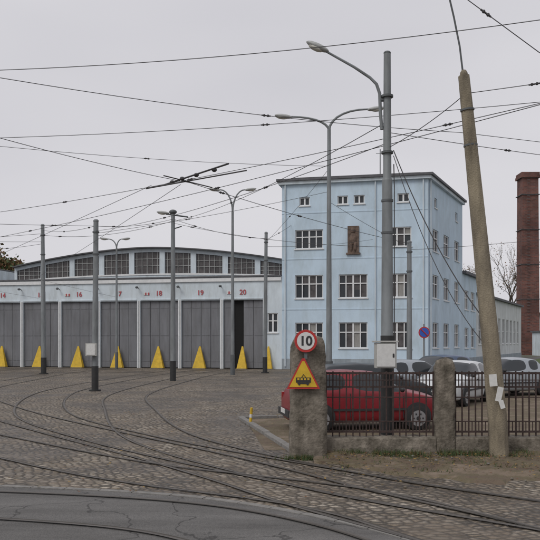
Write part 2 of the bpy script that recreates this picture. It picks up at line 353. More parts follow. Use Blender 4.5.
# ------------------------------------------------------------ walls with openings
def wall(b,org,u,no,length,z0,z1,ops,k,rev=.18,t0=0):
    def P(t,d,z): return (org[0]+u[0]*t-no[0]*d, org[1]+u[1]*t-no[1]*d, z)
    ts=sorted(set([t0,length]+[o[0] for o in ops]+[o[1] for o in ops])); zs=sorted(set([z0,z1]+[o[2] for o in ops]+[o[3] for o in ops]))
    for i in range(len(ts)-1):
        for j in range(len(zs)-1):
            a,c=ts[i],ts[i+1]; e,f=zs[j],zs[j+1]; mt,mz=(a+c)/2,(e+f)/2
            if any(o[0]<mt<o[1] and o[2]<mz<o[3] for o in ops): continue
            b.face([P(a,0,e),P(c,0,e),P(c,0,f),P(a,0,f)],k)
    for o in ops:
        a,c,e,f=o[:4]
        b.face([P(a,0,e),P(a,rev,e),P(a,rev,f),P(a,0,f)],k); b.face([P(c,0,e),P(c,0,f),P(c,rev,f),P(c,rev,e)],k)
        b.face([P(a,0,f),P(a,rev,f),P(c,rev,f),P(c,0,f)],k); b.face([P(a,0,e),P(c,0,e),P(c,rev,e),P(a,rev,e)],k)
    return P
def bar(b,P,t0,t1,d0,d1,z0,z1,k):
    b.hexa([P(t0,d0,z0),P(t1,d0,z0),P(t1,d1,z0),P(t0,d1,z0),P(t0,d0,z1),P(t1,d0,z1),P(t1,d1,z1),P(t0,d1,z1)],k)
def window(b,P,o,cols=4,fr=.07,transom=.62,sill=True,fk='white'):
    a,c,e,f=o
    b.face([P(a,.165,e),P(c,.165,e),P(c,.165,f),P(a,.165,f)],'glass')
    bar(b,P,a,c,.08,.16,e,e+fr,fk); bar(b,P,a,c,.08,.16,f-fr,f,fk)
    bar(b,P,a,a+fr,.081,.16,e+fr,f-fr,fk); bar(b,P,c-fr,c,.081,.16,e+fr,f-fr,fk)
    W=(c-a)
    for i in range(1,cols):
        x=a+W*i/cols; ww=.055 if i*2==cols else .035
        bar(b,P,x-ww,x+ww,.085,.158,e+fr,f-fr,fk)
    if transom:
        z=e+(f-e)*transom; bar(b,P,a+fr,c-fr,.09,.157,z-.035,z+.035,fk)
    if random.random()<.75 and W>1:
        for i in range(cols):
            if random.random()<.5:
                x0=a+W*i/cols+.03; zt=e+(f-e)*random.choice((.05,.05,.35,.6)); b.face([P(x0,.1645,zt),P(x0+W/cols-.06,.1645,zt),P(x0+W/cols-.06,.1645,f-.07),P(x0,.1645,f-.07)],random.choice(('curtain','glassb','glassb')))
    if sill: bar(b,P,a-.06,c+.06,-.07,.06,e-.07,e-.004,'white')
# ------------------------------------------------------------ office building
random.seed(11)
A=(.85,54.0); uF=(UX,UY); nF=(-NX,-NY)
Cn=(.85+UX*10.16,54+UY*10.16); uS=(.438,.899); nS=(.899,-.438)
E=(Cn[0]+uS[0]*11.1,Cn[1]+uS[1]*11.1); G=(A[0]+NX*9.5,A[1]+NY*9.5)
H=13.35
ob=empty('office_building',(A[0],A[1],0))
b=MB(); g=MB()
ops=[]
cols=[(.95,2.95),(4.05,6.05),(7.08,9.05)]
for ci,(a,c) in enumerate(cols):
    ops.append((a,c,1.5,3.3)); ops.append((a,c,5.0,6.65))
    if ci!=1: ops.append((a,c,8.5,9.85))
att=[(1.25,2.0,11.55,12.15),(3.95,4.7,11.55,12.15),(5.1,5.85,11.55,12.15),(8.1,8.9,11.55,12.15)]
P=wall(b,A,uF,nF,10.16,0,H,ops+att,'wall')
for o in ops: window(g,P,o)
for o in att: window(g,P,o,cols=2,transom=0)
bar(g,P,0.0,10.16,-.04,-.002,0,.75,'plinth')
for z in (4.2,7.75,11.0): bar(b,P,0.0,10.16,-.022,-.002,z,z+.07,'wall')
bar(g,P,4.68,5.46,-.10,-.003,8.15,10.0,'emb'); g.ell(P(5.07,-.12,9.68),(.17,.12,.2),'emb'); g.ell(P(5.07,-.12,9.1),(.27,.13,.42),'emb'); g.ell(P(4.93,-.12,8.6),(.12,.1,.36),'emb'); g.ell(P(5.21,-.12,8.6),(.12,.1,.36),'emb'); bar(g,P,4.58,5.56,-.16,-.002,8.02,8.14,'emb')
for t in (.25,6.6,9.85):
    g.tube([P(t,-.09,.2),P(t,-.09,H-.1)],.05,'wall2',8)
sops=[]
for a in (1.3,4.6,8.2):
    sops+= [(a,a+1.7,1.5,3.3),(a,a+1.7,5.0,6.65),(a,a+1.7,8.3,9.85)]
satt=[(1.8,2.6,11.4,12.1),(8.5,9.3,11.4,12.1)]
P2=wall(b,Cn,uS,nS,11.1,0,H,sops+satt,'wall')
for o in sops: window(g,P2,o,cols=2)
for o in satt: window(g,P2,o,cols=1,transom=0)
bar(g,P2,0,11.1,-.04,-.002,0,.75,'plinth')
g.tube([P2(.4,-.09,.2),P2(.4,-.09,H-.1)],.06,'wall2',8)
b.face([(A[0],A[1],0),(A[0],A[1],H),(G[0],G[1],H),(G[0],G[1],0)],'wall')
b.face([(G[0],G[1],0),(E[0],E[1],0),(E[0],E[1],H),(G[0],G[1],H)],'wall')
b.obj('walls',ob,fix=False); g.obj('windows_and_trim',ob)
r=MB()
def poly_prism(r,pts,z0,z1,k,grow=0):
    cx=sum(p[0] for p in pts)/len(pts); cy=sum(p[1] for p in pts)/len(pts)
    Q=[]
    for p in pts:
        d=Vector((p[0]-cx,p[1]-cy)); Q.append((cx+d.x*(1+grow/d.length),cy+d.y*(1+grow/d.length)))
    n=len(Q)
    r.face([(x,y,z0) for x,y in Q][::-1],k); r.face([(x,y,z1) for x,y in Q],k)
    for i in range(n):
        a=Q[i]; c=Q[(i+1)%n]; r.face([(a[0],a[1],z0),(c[0],c[1],z0),(c[0],c[1],z1),(a[0],a[1],z1)],k)
plan=[A,Cn,E,G]
poly_prism(r,plan,H-.28,H-.06,'wall2',grow=.3)
poly_prism(r,plan,H-.058,H+.10,'cornice',grow=.48)
poly_prism(r,plan,H+.10,H+.32,'roofd',grow=-.8)
r.box((11.5,60,H+.5),(.8,.6,1.0),'brick',.2)
r.obj('roof',ob)
an=MB(); an.tube([(7.9,54.5,H),(7.9,54.5,H+2.4)],.035,'steeld',6)
an.tube([(7.6,54.5,H+2.1),(8.2,54.5,H+2.1)],.02,'steeld',5)
an.obj('roof_aerial',ob)
# ------------------------------------------------------------ wing behind
wb=empty('low_workshop_wing',(E[0],E[1],0)); b=MB(); g=MB()
def PS(t,d,z): return (Cn[0]+uS[0]*t-nS[0]*d,Cn[1]+uS[1]*t-nS[1]*d,z)
o1=[(12,13.6,1.4,3.1),(12,13.6,4.6,6.2),(14.6,16.2,1.4,3.1),(14.6,16.2,4.6,6.2)]
wall(b,Cn,uS,nS,17,0,7.5,o1,'wall',t0=11.11)
for o in o1: window(g,PS,o,cols=2)
o2=[(18+i*2.6,19.5+i*2.6,1.7,4.3) for i in range(10)]
wall(b,Cn,uS,nS,45,0,6.1,o2,'wall3',t0=17.0)
for o in o2: window(g,PS,o,cols=2,transom=.5)
bar(g,PS,11.15,17,-.3,12,7.5,7.72,'cornice'); bar(g,PS,17.01,45,-.35,12,6.1,6.3,'cornice')
bar(b,PS,17.0,17.2,.0,12,6.31,7.49,'wall')
bar(b,PS,44.8,45,.01,12,0,6.09,'wall3')
r4=[PS(17.3,.0,6.31),PS(44.9,.0,6.31),PS(44.9,12,6.31),PS(17.3,12,6.31)]; t1=PS(17.3,6,7.6); t2=PS(44.9,6,7.6)
g.face([r4[0],r4[1],t2,t1],'roofd'); g.face([r4[3],r4[2],t2,t1],'roofd'); g.face([r4[0],t1,r4[3]],'wall3'); g.face([r4[1],t2,r4[2]],'wall3')
bar(g,PS,11.2,45,-.04,-.002,0,.6,'plinth')
b.obj('walls',wb,fix=False); g.obj('windows_and_roof',wb)
# ------------------------------------------------------------ depot
db=empty('tram_depot',(FP(-20)[0],FP(-20)[1],0)); b=MB(); g=MB(); dr=MB()
def PD(t,d,z):
    x,y=FP(t,d); return (x,y,z)
HW=6.6
dops=[]; cen=[-2.86-3.19*k for k in range(15)]
for k,c in enumerate(cen):
    dops.append((c-1.47,c+1.47,0,4.95))
wop=(-1.05,-.3,2.6,4.0)
wall(b,A,uF,nF,0,0,HW,dops+[wop],'wall2',rev=.3,t0=-49.5)
window(g,PD,wop,cols=2,transom=.6)
random.seed(8)
for k,c in enumerate(cen):
    W=2.94; n=4; lw=W/n
    for i in range(n):
        a=c-1.47+i*lw
        if k==0 and i in(1,): continue
        jd=random.uniform(-.015,.015)
        bar(dr,PD,a+.015,a+lw-.015,.16+jd,.22+jd,.06,4.93,'doorg')
        for z in (.5,2.4,4.4): bar(dr,PD,a+.06,a+lw-.06,.145+jd,.159+jd,z,z+.07,'doorg')
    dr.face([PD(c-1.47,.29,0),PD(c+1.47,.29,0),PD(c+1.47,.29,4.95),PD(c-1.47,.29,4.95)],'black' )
    for s in(-1,1): bar(g,PD,c+s*1.54-.035,c+s*1.54+.035,-.05,-.003,0,5.0,'white')
    bar(g,PD,c-1.45,c+1.45,-.06,-.003,5.02,5.09,'wall2')
    text(str(20-k),PD(c,-.03,5.5),.5,math.atan2(UY,UX),'redn',db,'door_number')
    if k%2==0:
        for s,kk in((0,'redn'),(1,'signwhite'),(2,'redn'),(3,'signwhite')): bar(g,PD,c-.85-.11*s,c-.75-.11*s,-.04,-.003,5.38,5.58,kk)
bar(g,PD,-49.5,-.05,-.14,0.3,HW+.001,HW+.10,'cornice')
bar(g,PD,-49.5,-.05,-.10,-.003,HW-.3,HW-.05,'white')
for k in range(15):
    t=-2.86-3.19*(k+.5); g.tube([PD(t,-.0,5.9),PD(t,-.35,6.0)],.03,'steeld',6); g.ell(PD(t,-.38,5.95),(.12,.12,.09),'steeld',8,5)
b.face([PD(-49.5,.0,0),PD(-49.5,50,0),PD(-49.5,50,HW),PD(-49.5,.0,HW)],'wall2')
b.face([PD(0,50,0),PD(0,9.5,0),PD(0,9.5,HW),PD(0,50,HW)],'wall2')
g.face([PD(-49.5,.3,HW+.02),PD(-.02,.3,HW+.02),PD(-.02,50,HW+.02),PD(-49.5,50,HW+.02)],'roofd')
def clere(ta,tb):
    N_=9; s=4.0
    gzz=lambda t: 9.45-(abs((t-(ta+tb)/2)/((tb-ta)/2)))**1.7*1.3
    lo=lambda t: 7.35-((t-(ta+tb)/2)/((tb-ta)/2))**2*.35
    M_=36
    T=[ta+(tb-ta)*i/M_ for i in range(M_+1)]
    for i in range(M_):
        a,c=T[i],T[i+1]
        g.face([PD(a,s,HW),PD(c,s,HW),PD(c,s,lo(c)),PD(a,s,lo(a))],'wall2')
        g.face([PD(a,s+.12,lo(a)),PD(c,s+.12,lo(c)),PD(c,s+.12,gzz(c)-.38),PD(a,s+.12,gzz(a)-.38)],'glassb')
        g.hexa([PD(a,s-.05,lo(a)-.12),PD(c,s-.05,lo(c)-.12),PD(c,s+.1,lo(c)-.12),PD(a,s+.1,lo(a)-.12),PD(a,s-.05,lo(a)),PD(c,s-.05,lo(c)),PD(c,s+.1,lo(c)),PD(a,s+.1,lo(a))],'white')
        g.hexa([PD(a,s,gzz(a)-.38),PD(c,s,gzz(c)-.38),PD(c,s+.2,gzz(c)-.38),PD(a,s+.2,gzz(a)-.38),PD(a,s,gzz(a)-.1),PD(c,s,gzz(c)-.1),PD(c,s+.2,gzz(c)-.1),PD(a,s+.2,gzz(a)-.1)],'wall2')
        g.hexa([PD(a,s-.35,gzz(a)-.1),PD(c,s-.35,gzz(c)-.1),PD(c,48,gzz(c)-.1),PD(a,48,gzz(a)-.1),PD(a,s-.35,gzz(a)),PD(c,s-.35,gzz(c)),PD(c,48,gzz(c)),PD(a,48,gzz(a))],'roofd')
    for i in range(N_+1):
        t=ta+(tb-ta)*i/N_
        w_=.22
        a,c=max(ta,t-w_),min(tb,t+w_)
        bar(g,PD,a,c,s-.02,s+.11,lo(t),gzz(t)-.36,'wall2')
        if i<N_:
            for q in range(1,6):
                x=t+(tb-ta)/N_*q/6; bar(g,PD,x-.018,x+.018,s+.06,s+.115,lo(x),gzz(x)-.36,'lum')
            a2=t+.22; c2=t+(tb-ta)/N_-.22
            for ff in(.36,.68):
                zm=lo((a2+c2)/2)+(gzz((a2+c2)/2)-.36-lo((a2+c2)/2))*ff
                bar(g,PD,a2,c2,s+.065,s+.113,zm-.016,zm+.016,'lum')
    for t in(ta,tb):
        g.face([PD(t,s,HW),PD(t,48,HW),PD(t,48,gzz(t)-.05),PD(t,s,gzz(t)-.05)],'wall2')
clere(-23.4,-.15); clere(-49,-25.8)
b.obj('walls',db,fix=False); g.obj('trim_and_roof',db); dr.obj('folding_doors',db)
for k in range(-1,15):
    t=-2.86-3.19*k
    if k==-1: t=-.95
    wd=.48 if k>0 else (.36 if k==0 else .3)
    y=MB(); 
    p=[PD(t-wd,-.45,.03),PD(t+wd,-.45,.03),PD(t+wd,-.1,.03),PD(t-wd,-.1,.03),PD(t-.05,-.16,1.62),PD(t+.05,-.16,1.62),PD(t+.05,-.1,1.62),PD(t-.05,-.1,1.62)]
    y.hexa(p,'yellow'); y.box((*FP(t,-.3),.02),(.9 if k>0 else .6,.5,.03),'steeld',math.atan2(UY,UX))
    y.obj('clearance_marker')
# ------------------------------------------------------------ chimney
b=MB(); cx,cy=37.3,110
for z0,z1,wd in((0,3,3.3),(3,25.4,2.55),(25.4,25.8,2.75),(25.8,26.2,2.6)):
    h=wd/2; q=(wd-(.25 if z1==25.4 else 0))/2
    b.hexa([(cx-h,cy-h,z0),(cx+h,cy-h,z0),(cx+h,cy+h,z0),(cx-h,cy+h,z0),(cx-q,cy-q,z1),(cx+q,cy-q,z1),(cx+q,cy+q,z1),(cx-q,cy+q,z1)],'brick')
for z in (8,13,18,23): b.box((cx,cy,z),(2.66,2.66,.08),'steeld')
for i in range(50): b.box((cx-.35,cy-1.36,3+i*.45),(.4,.06,.04),'steeld')
b.obj('brick_chimney')
b=MB(); b.box((38.2,104,1.6),(3.6,3,3.2),'wall2'); b.box((38.2,104,3.3),(4,3.4,.2),'cornice'); b.box((37.6,102.45,1.1),(.9,.06,2.1),'doorg'); b.box((39,102.46,1.8),(.8,.05,.8),'glass')
b.obj('gatehouse_shed')
b=MB(); b.box((34,135,3.2),(26,14,6.4),'wall2'); b.box((34,135,6.6),(27,15,.4),'roofd')
for i in range(9): b.box((23.5+i*2.6,127.95,3.4),(1.5,.1,1.6),'glass')
b.obj('far_warehouse')
# ------------------------------------------------------------ poles, lamps
def pole(name,x,y,h,r0,r1,base=1.0,k='steel',arms=(),kb='bitumen',lean=0):
    b=MB()
    b.tube([(x,y,0),(x,y,.06)],r0*1.9,kb,12)
    b.tube([(x,y,.0),(x,y,base)],r0*1.12,kb,12)
    b.tube([(x,y,base*.99),(x+lean*.5,y,h*.55),(x+lean*.5,y,h*.56),(x+lean,y,h)],[r0,r0*.93,(r0+r1)/2*.98,r1],k,12)
    b.ell((x+lean,y,h),(r1*1.15,r1*1.15,r1*.8),k,10,5)
    for z in (h*.93,h*.80): b.tube([(x+lean*z/h,y,z),(x+lean*z/h,y,z+.06)],r1*1.35,'steeld',10)
    for a in arms: a(b)
    return b.obj(name,smooth=True)
pole('catenary_pole',-13.7,46,9.0,.15,.11,lean=-.06)
pole('catenary_pole',-7.0,30.4,6.8,.125,.10,1.0,arms=[lambda b:(b.box((-7.1,30.2,1.66),(.42,.2,.5),'box'),b.box((-7.1,30.09,1.66),(.34,.02,.42),'signwhite'))],lean=.04)
pole('catenary_pole',-.31,47.5,8.75,.13,.10,lean=.07)
pole('catenary_pole',5.5,30,5.9,.11,.09)
pole('catenary_pole',-19.5,50,8.2,.12,.1)
def lumin(b,c,dx,dy,s=1.0,tilt=.12):
    d=Vector((dx,dy,0)).normalized(); rot=Matrix(((d.x,-d.y,0),(d.y,d.x,0),(0,0,1)))@Matrix.Rotation(-tilt,3,'Y')
    b.ell(c,(.36*s,.13*s,.085*s),'lum',14,7,rot); b.ell(Vector(c)+Vector((d.x*.06*s,d.y*.06*s,-.045*s)),(.24*s,.10*s,.07*s),'lumg',12,6,rot)
def arm(b,x,y,z,dx,dy,rise,r=.04,n=7,k='steel'):
    pts=[]
    for i in range(n+1):
        t=i/n; a=t*math.pi/2
        pts.append((x+dx*(1-math.cos(a))*.55+dx*.45*t*t, y+dy*t, z+rise*math.sin(a)))
    b.tube(pts,[r*(1-.3*i/n) for i in range(n+1)],k,8); return pts[-1]
def lamp2(name,x,y,z,h,left,right,r0=.13,r1=.07,s=1.,base=1.2,rl=.4,rr_=.7):
    b=MB()
    b.tube([(x,y,0),(x,y,base)],r0*1.25,'steeld',12); b.tube([(x,y,base),(x,y,z)],[r0,r1],'steel',12)
    for dx,rise in((left,rl),(right,rr_)):
        if dx:
            e=arm(b,x,y,z-.05,dx,0,rise,r1*.75); lumin(b,(e[0]+math.copysign(.3*s,dx),y,e[2]+.02),dx,0,s)
    return b.obj(name,smooth=True)
lamp2('street_lamp',2.33,30,10.35,10.35,-1.5,1.55,.12,.07,1.0,1.2,.55,.85)
lamp2('street_lamp',-2.2,44.7,9.6,0,-.75,.75,.11,.07,1.0,1.2,1.35,1.35)
lamp2('street_lamp',-10.9,54.0,8.6,0,-.6,.4,.09,.06,.9,1.2,.7,.7)
b=MB(); b.tube([(-4.85,38,0),(-4.85,38,1)],.155,'bitumen',12); b.tube([(-4.85,38,1),(-4.85,38,8.4)],[.13,.1],'steel',12)
b.tube([(-5.2,38,8.35),(-4.1,38,8.2)],.04,'steeld',6); lumin(b,(-5.35,38,8.42),-1,0,.9); b.tube([(-4.85,38,7.6),(-4.4,37.8,7.7)],.03,'steeld',6)
b.ell((-4.85,38,8.45),(.2,.2,.12),'steeld'); b.obj('catenary_pole',smooth=True)
# tall near lamp
b=MB(); x,y=2.19,14.2
b.tube([(x,y,0),(x,y,2.1)],.125,'bitumen',14); b.tube([(x,y,2.1),(x,y,5.0)],[.112,.095],'steel',14)
b.tube([(x,y,5.0),(x,y,5.05),(x,y,7.38)],[.095,.078,.065],'steel',14); b.ell((x,y,7.38),(.07,.07,.04),'steeld')
b.tube([(x-.1,y,5.95),(x-.13,y,6.3),(x-.14,y,6.62),(x-.2,y,6.8),(x-.32,y,6.92),(x-.62,y,7.12),(x-1.14,y,7.41)],[.032,.032,.031,.03,.028,.026,.022],'steel',8)
b.tube([(x,y,6.0),(x-.12,y,6.0)],.03,'steeld',6); b.tube([(x,y,6.5),(x-.14,y,6.5)],.03,'steeld',6)
for z in (4.6,5.5,6.55,4.0): b.tube([(x,y,z),(x,y,z+.04)],.112,'steeld',12)
rot=Matrix.Rotation(.42,3,'Y')
b.ell((x-1.30,y,7.50),(.235,.085,.06),'lum',14,8,rot); b.ell((x-1.335,y,7.475),(.15,.07,.055),'lumg',12,6,rot)
b.tube([(x+.12,y-.02,5.3),(x+.13,y-.02,4.9),(x+.13,y-.02,2.0)],.010,'wire',5)
b.obj('street_lamp',smooth=True)
# leaning concrete pole
b=MB(); pts=[(3.86,12.8,-.1),(3.84,12.8,.6),(3.70,12.82,2.2),(3.47,12.86,4.6),(3.29,12.9,6.5)]
b.tube(pts,[.165,.16,.145,.12,.095],'conc2',9); b.ell((3.29,12.9,6.52),(.07,.07,.09),'conc2',8,5)
b.tube([(3.28,12.9,6.5),(3.22,12.9,7.0),(3.12,12.9,7.5),(2.98,12.9,8.1),(2.7,12.9,9.2)],.016,'steeld',6)
for z,xx in ((5.9,3.345),(5.3,3.40)): b.tube([(xx,12.88,z),(xx-.003,12.88,z+.03)],.118,'steeld',10)
b.obj('leaning_concrete_pole',smooth=True)
b=MB()
for (c,r_,a) in (((3.70,12.62,1.35),(.13,.2),.1),((3.80,12.61,1.12),(.10,.24),-.2),((3.84,12.60,.95),(.08,.14),.3)):
    C,S=math.cos(a),math.sin(a); X=lambda u,v:(c[0]+u*C-v*S,c[1]-.02+.03*u,c[2]+u*S+v*C)
    b.face([X(-r_[0]/2,-r_[1]/2),X(r_[0]/2,-r_[1]/2),X(r_[0]/2,r_[1]/2),X(-r_[0]/2,r_[1]/2)],'signwhite')
b.obj('paper_notices')
# ------------------------------------------------------------ gate post, fence
def rough_post(name,x,y,h,w0,w1,d0,seed):
    random.seed(seed); bm=bmesh.new(); n=26; L_=[]; R_=40
    for j in range(n+1):
        f=j/n; z=h*f; ww=w0+(w1-w0)*f
        if f>.93 : ww*=1-(f-.93)*3.2
        ring=[]
        for i in range(R_):
            a=2*math.pi*(i+.5)/R_; cx_,sy_=math.cos(a),math.sin(a); p=9
            rr_=(abs(cx_)**p+abs(sy_)**p)**(-1/p)
            q=Vector((cx_*3+seed,sy_*3,z*4))
            e=noise.noise(q)*.024+noise.noise(q*3.1)*.010
            ring.append(bm.verts.new((x+cx_*rr_*(ww/2+e),y+sy_*rr_*(d0*ww/w0/2+e),z+noise.noise(q*1.3)*.03*f)))
        L_.append(ring)
    for j in range(n):
        for i in range(R_): bm.faces.new([L_[j][i],L_[j][(i+1)%R_],L_[j+1][(i+1)%R_],L_[j+1][i]])
    t=bm.verts.new((x+.03,y,h+.06))
    for i in range(R_): bm.faces.new([L_[n][i],L_[n][(i+1)%R_],t])
    for f in bm.faces: f.smooth=True
    me=bpy.data.meshes.new(name); bm.to_mesh(me); bm.free(); me.materials.append(M['conc'])
    o=bpy.data.objects.new(name,me); sc.collection.objects.link(o); return o
rough_post('concrete_gate_post',.655,13.1,2.06,.64,.58,.55,1)
rough_post('concrete_fence_post',3.03,13.25,1.66,.36,.32,.34,2)
rough_post('concrete_fence_post',6.35,13.25,1.66,.36,.32,.34,5)
rough_post('concrete_fence_post',9.6,13.25,1.66,.36,.32,.34,6)
def bent_box(b,x0,x1,y0,y1,z0,z1,k,seed):
    random.seed(seed); n=int((x1-x0)/.08)
    rows=[]
    for i in range(n+1):
        x=x0+(x1-x0)*i/n; e=lambda s:noise.noise(Vector((x*2.2,s,seed)))*.03+noise.noise(Vector((x*9,s,seed)))*.012
        rows.append([(x,y0+e(1),z0),(x,y0+e(2),z1*.5),(x,y0+.01+e(3),z1-.03+e(4)),(x,y0+.04,z1+e(5)),(x,y1-.02,z1+e(6)),(x,y1,z0)])
    for i in range(n):
        for j in range(5): b.face([rows[i][j],rows[i+1][j],rows[i+1][j+1],rows[i][j+1]],k)
    b.face(rows[0],k); b.face(rows[-1],k)
b=MB(); bent_box(b,.96,2.86,13.08,13.42,0,.34,'conc',1); bent_box(b,3.2,6.18,13.08,13.42,0,.34,'conc',2); bent_box(b,6.52,9.43,13.08,13.42,0,.34,'conc',3); b.obj('fence_plinth_wall')
def fence(x0,x1):
    b=MB(); y=13.25
    for z,h_ in((.42,.035),(.60,.018),(1.02,.018),(1.20,.03),(1.44,.035)): b.box(((x0+x1)/2,y,z),(x1-x0,.028,h_),'rust')
    n=round((x1-x0)/.118); s=(x1-x0)/n
    for i in range(n+1):
        x=x0+i*s; tp=1.47+random.uniform(-.008,.008); w_=random.uniform(-.005,.005); w2=random.uniform(-.005,.005)
        b.hexa([(x+w2-.011,y-.011,.34),(x+w2+.011,y-.011,.34),(x+w2+.011,y+.011,.34),(x+w2-.011,y+.011,.34),(x+w_-.011,y-.0115,tp),(x+w_+.011,y-.0115,tp),(x+w_+.011,y+.0105,tp),(x+w_-.011,y+.0105,tp)],'rust')
        if i<n:
            b.box((x+s/2,y-.002,1.32),(.014,.014,.22),'rust'); b.box((x+s/2,y-.002,.51),(.014,.014,.16),'rust')
    b.box(((x0+x1)/2,y-.003,1.32),(x1-x0,.02,.016),'rust')
    b.obj('iron_fence_panel')
fence(.98,2.84); fence(3.23,6.16); fence(6.55,9.4)
b=MB(); b.box((2.09,13.78,1.74),(.38,.2,.46),'box'); b.box((2.09,13.67,1.74),(.33,.02,.41),'signwhite'); b.box((2.22,13.655,1.74),(.03,.015,.07),'plast'); b.box((2.09,13.78,1.99),(.44,.26,.03),'box'); b.box((2.14,13.97,1.74),(.1,.18,.1),'steeld')
b.obj('meter_cabinet',bevel=.006)
# signs
sg=empty('speed_limit_sign',(.61,12.72,2.0)); b=MB()
def disc(b,c,r,y0,y1,k,n=32):
    P=[(c[0]+r*math.cos(2*math.pi*i/n),c[1]+r*math.sin(2*math.pi*i/n)) for i in range(n)]
    b.face([(p[0],y0,p[1]) for p in P],k); b.face([(p[0],y1,p[1]) for p in P][::-1],k)
    for i in range(n):
        a=P[i]; d=P[(i+1)%n]; b.face([(a[0],y0,a[1]),(d[0],y0,d[1]),(d[0],y1,d[1]),(a[0],y1,a[1])],k)
disc(b,(.60,2.0),.19,12.74,12.76,'red'); disc(b,(.60,2.0),.148,12.735,12.739,'signwhite'); b.box((.60,12.785,1.95),(.05,.045,.5),'steeld')
b.obj('plate',sg); text('10',(.60,12.732,1.995),.22,0,'plast',sg,'numeral',.001,.03)
b=MB()
def tri(b,cx,cz,s,y0,y1,k):
    P=[(cx-s/2,cz-s*.42),(cx+s/2,cz-s*.42),(cx+s*.04,cz+s*.5),(cx-s*.04,cz+s*.5)]
    b.hexa([(P[0][0],y0,P[0][1]),(P[1][0],y0,P[1][1]),(P[1][0],y1,P[1][1]),(P[0][0],y1,P[0][1]),(P[3][0],y0,P[3][1]),(P[2][0],y0,P[2][1]),(P[2][0],y1,P[2][1]),(P[3][0],y1,P[3][1])],k)
tri(b,.56,1.43,.56,12.76,12.775,'red'); tri(b,.56,1.425,.47,12.752,12.758,'yellow')
b.box((.56,12.748,1.345),(.25,.004,.085),'plast'); b.box((.56,12.7475,1.29),(.20,.004,.02),'plast')
for i in range(4): b.box((.475+i*.056,12.7445,1.36),(.036,.003,.032),'yellow')
for xx in(.49,.63): disc(b,(xx,1.275),.018,12.744,12.749,'plast',12)
b.tube([(.53,12.748,1.39),(.56,12.748,1.44),(.60,12.748,1.39)],.006,'plast',5)
b.box((.56,12.79,1.4),(.05,.03,.4),'steeld')
b.obj('tram_warning_sign')
b=MB(); x,y=8.1,40
b.tube([(x,y,0),(x,y,2.9)],.04,'steel',8); disc(b,(x,2.45),.30,y-.08,y-.06,'red'); disc(b,(x,2.45),.24,y-.088,y-.082,'blue'); b.tube([(x-.17,y-.1,2.62),(x+.17,y-.1,2.28)],.03,'red',6)
b.obj('no_parking_sign')
for (x,y,h) in ((-.47,18.1,.40),):
    b=MB(); b.tube([(x,y,0),(x+.03,y,h)],[.035,.035],'yellow',10); b.ell((x+.03,y,h),(.035,.035,.02),'yellow',10,5); b.tube([(x+.013,y,h*.45),(x+.02,y,h*.65)],.037,'signwhite',10); b.obj('yellow_bollard',smooth=True)
b=MB(); random.seed(4)
P0=Vector((.45,13.5)); P1=Vector((-.75,19.5)); n=7
for i in range(n):
    p=P0.lerp(P1,(i+.5)/n); d=(P1-P0).normalized(); b.box((p.x,p.y,.03+random.uniform(-.01,.01)),((P1-P0).length/n-.015,.14,.10),'stonek',math.atan2(d.y,d.x)+random.uniform(-.01,.01))
for i in range(6): b.box((-.75+.95*(i+.5),19.55+.25*i,.03),(.94,.14,.10),'stonek',.26)
b.obj('parking_kerb',bevel=.01)
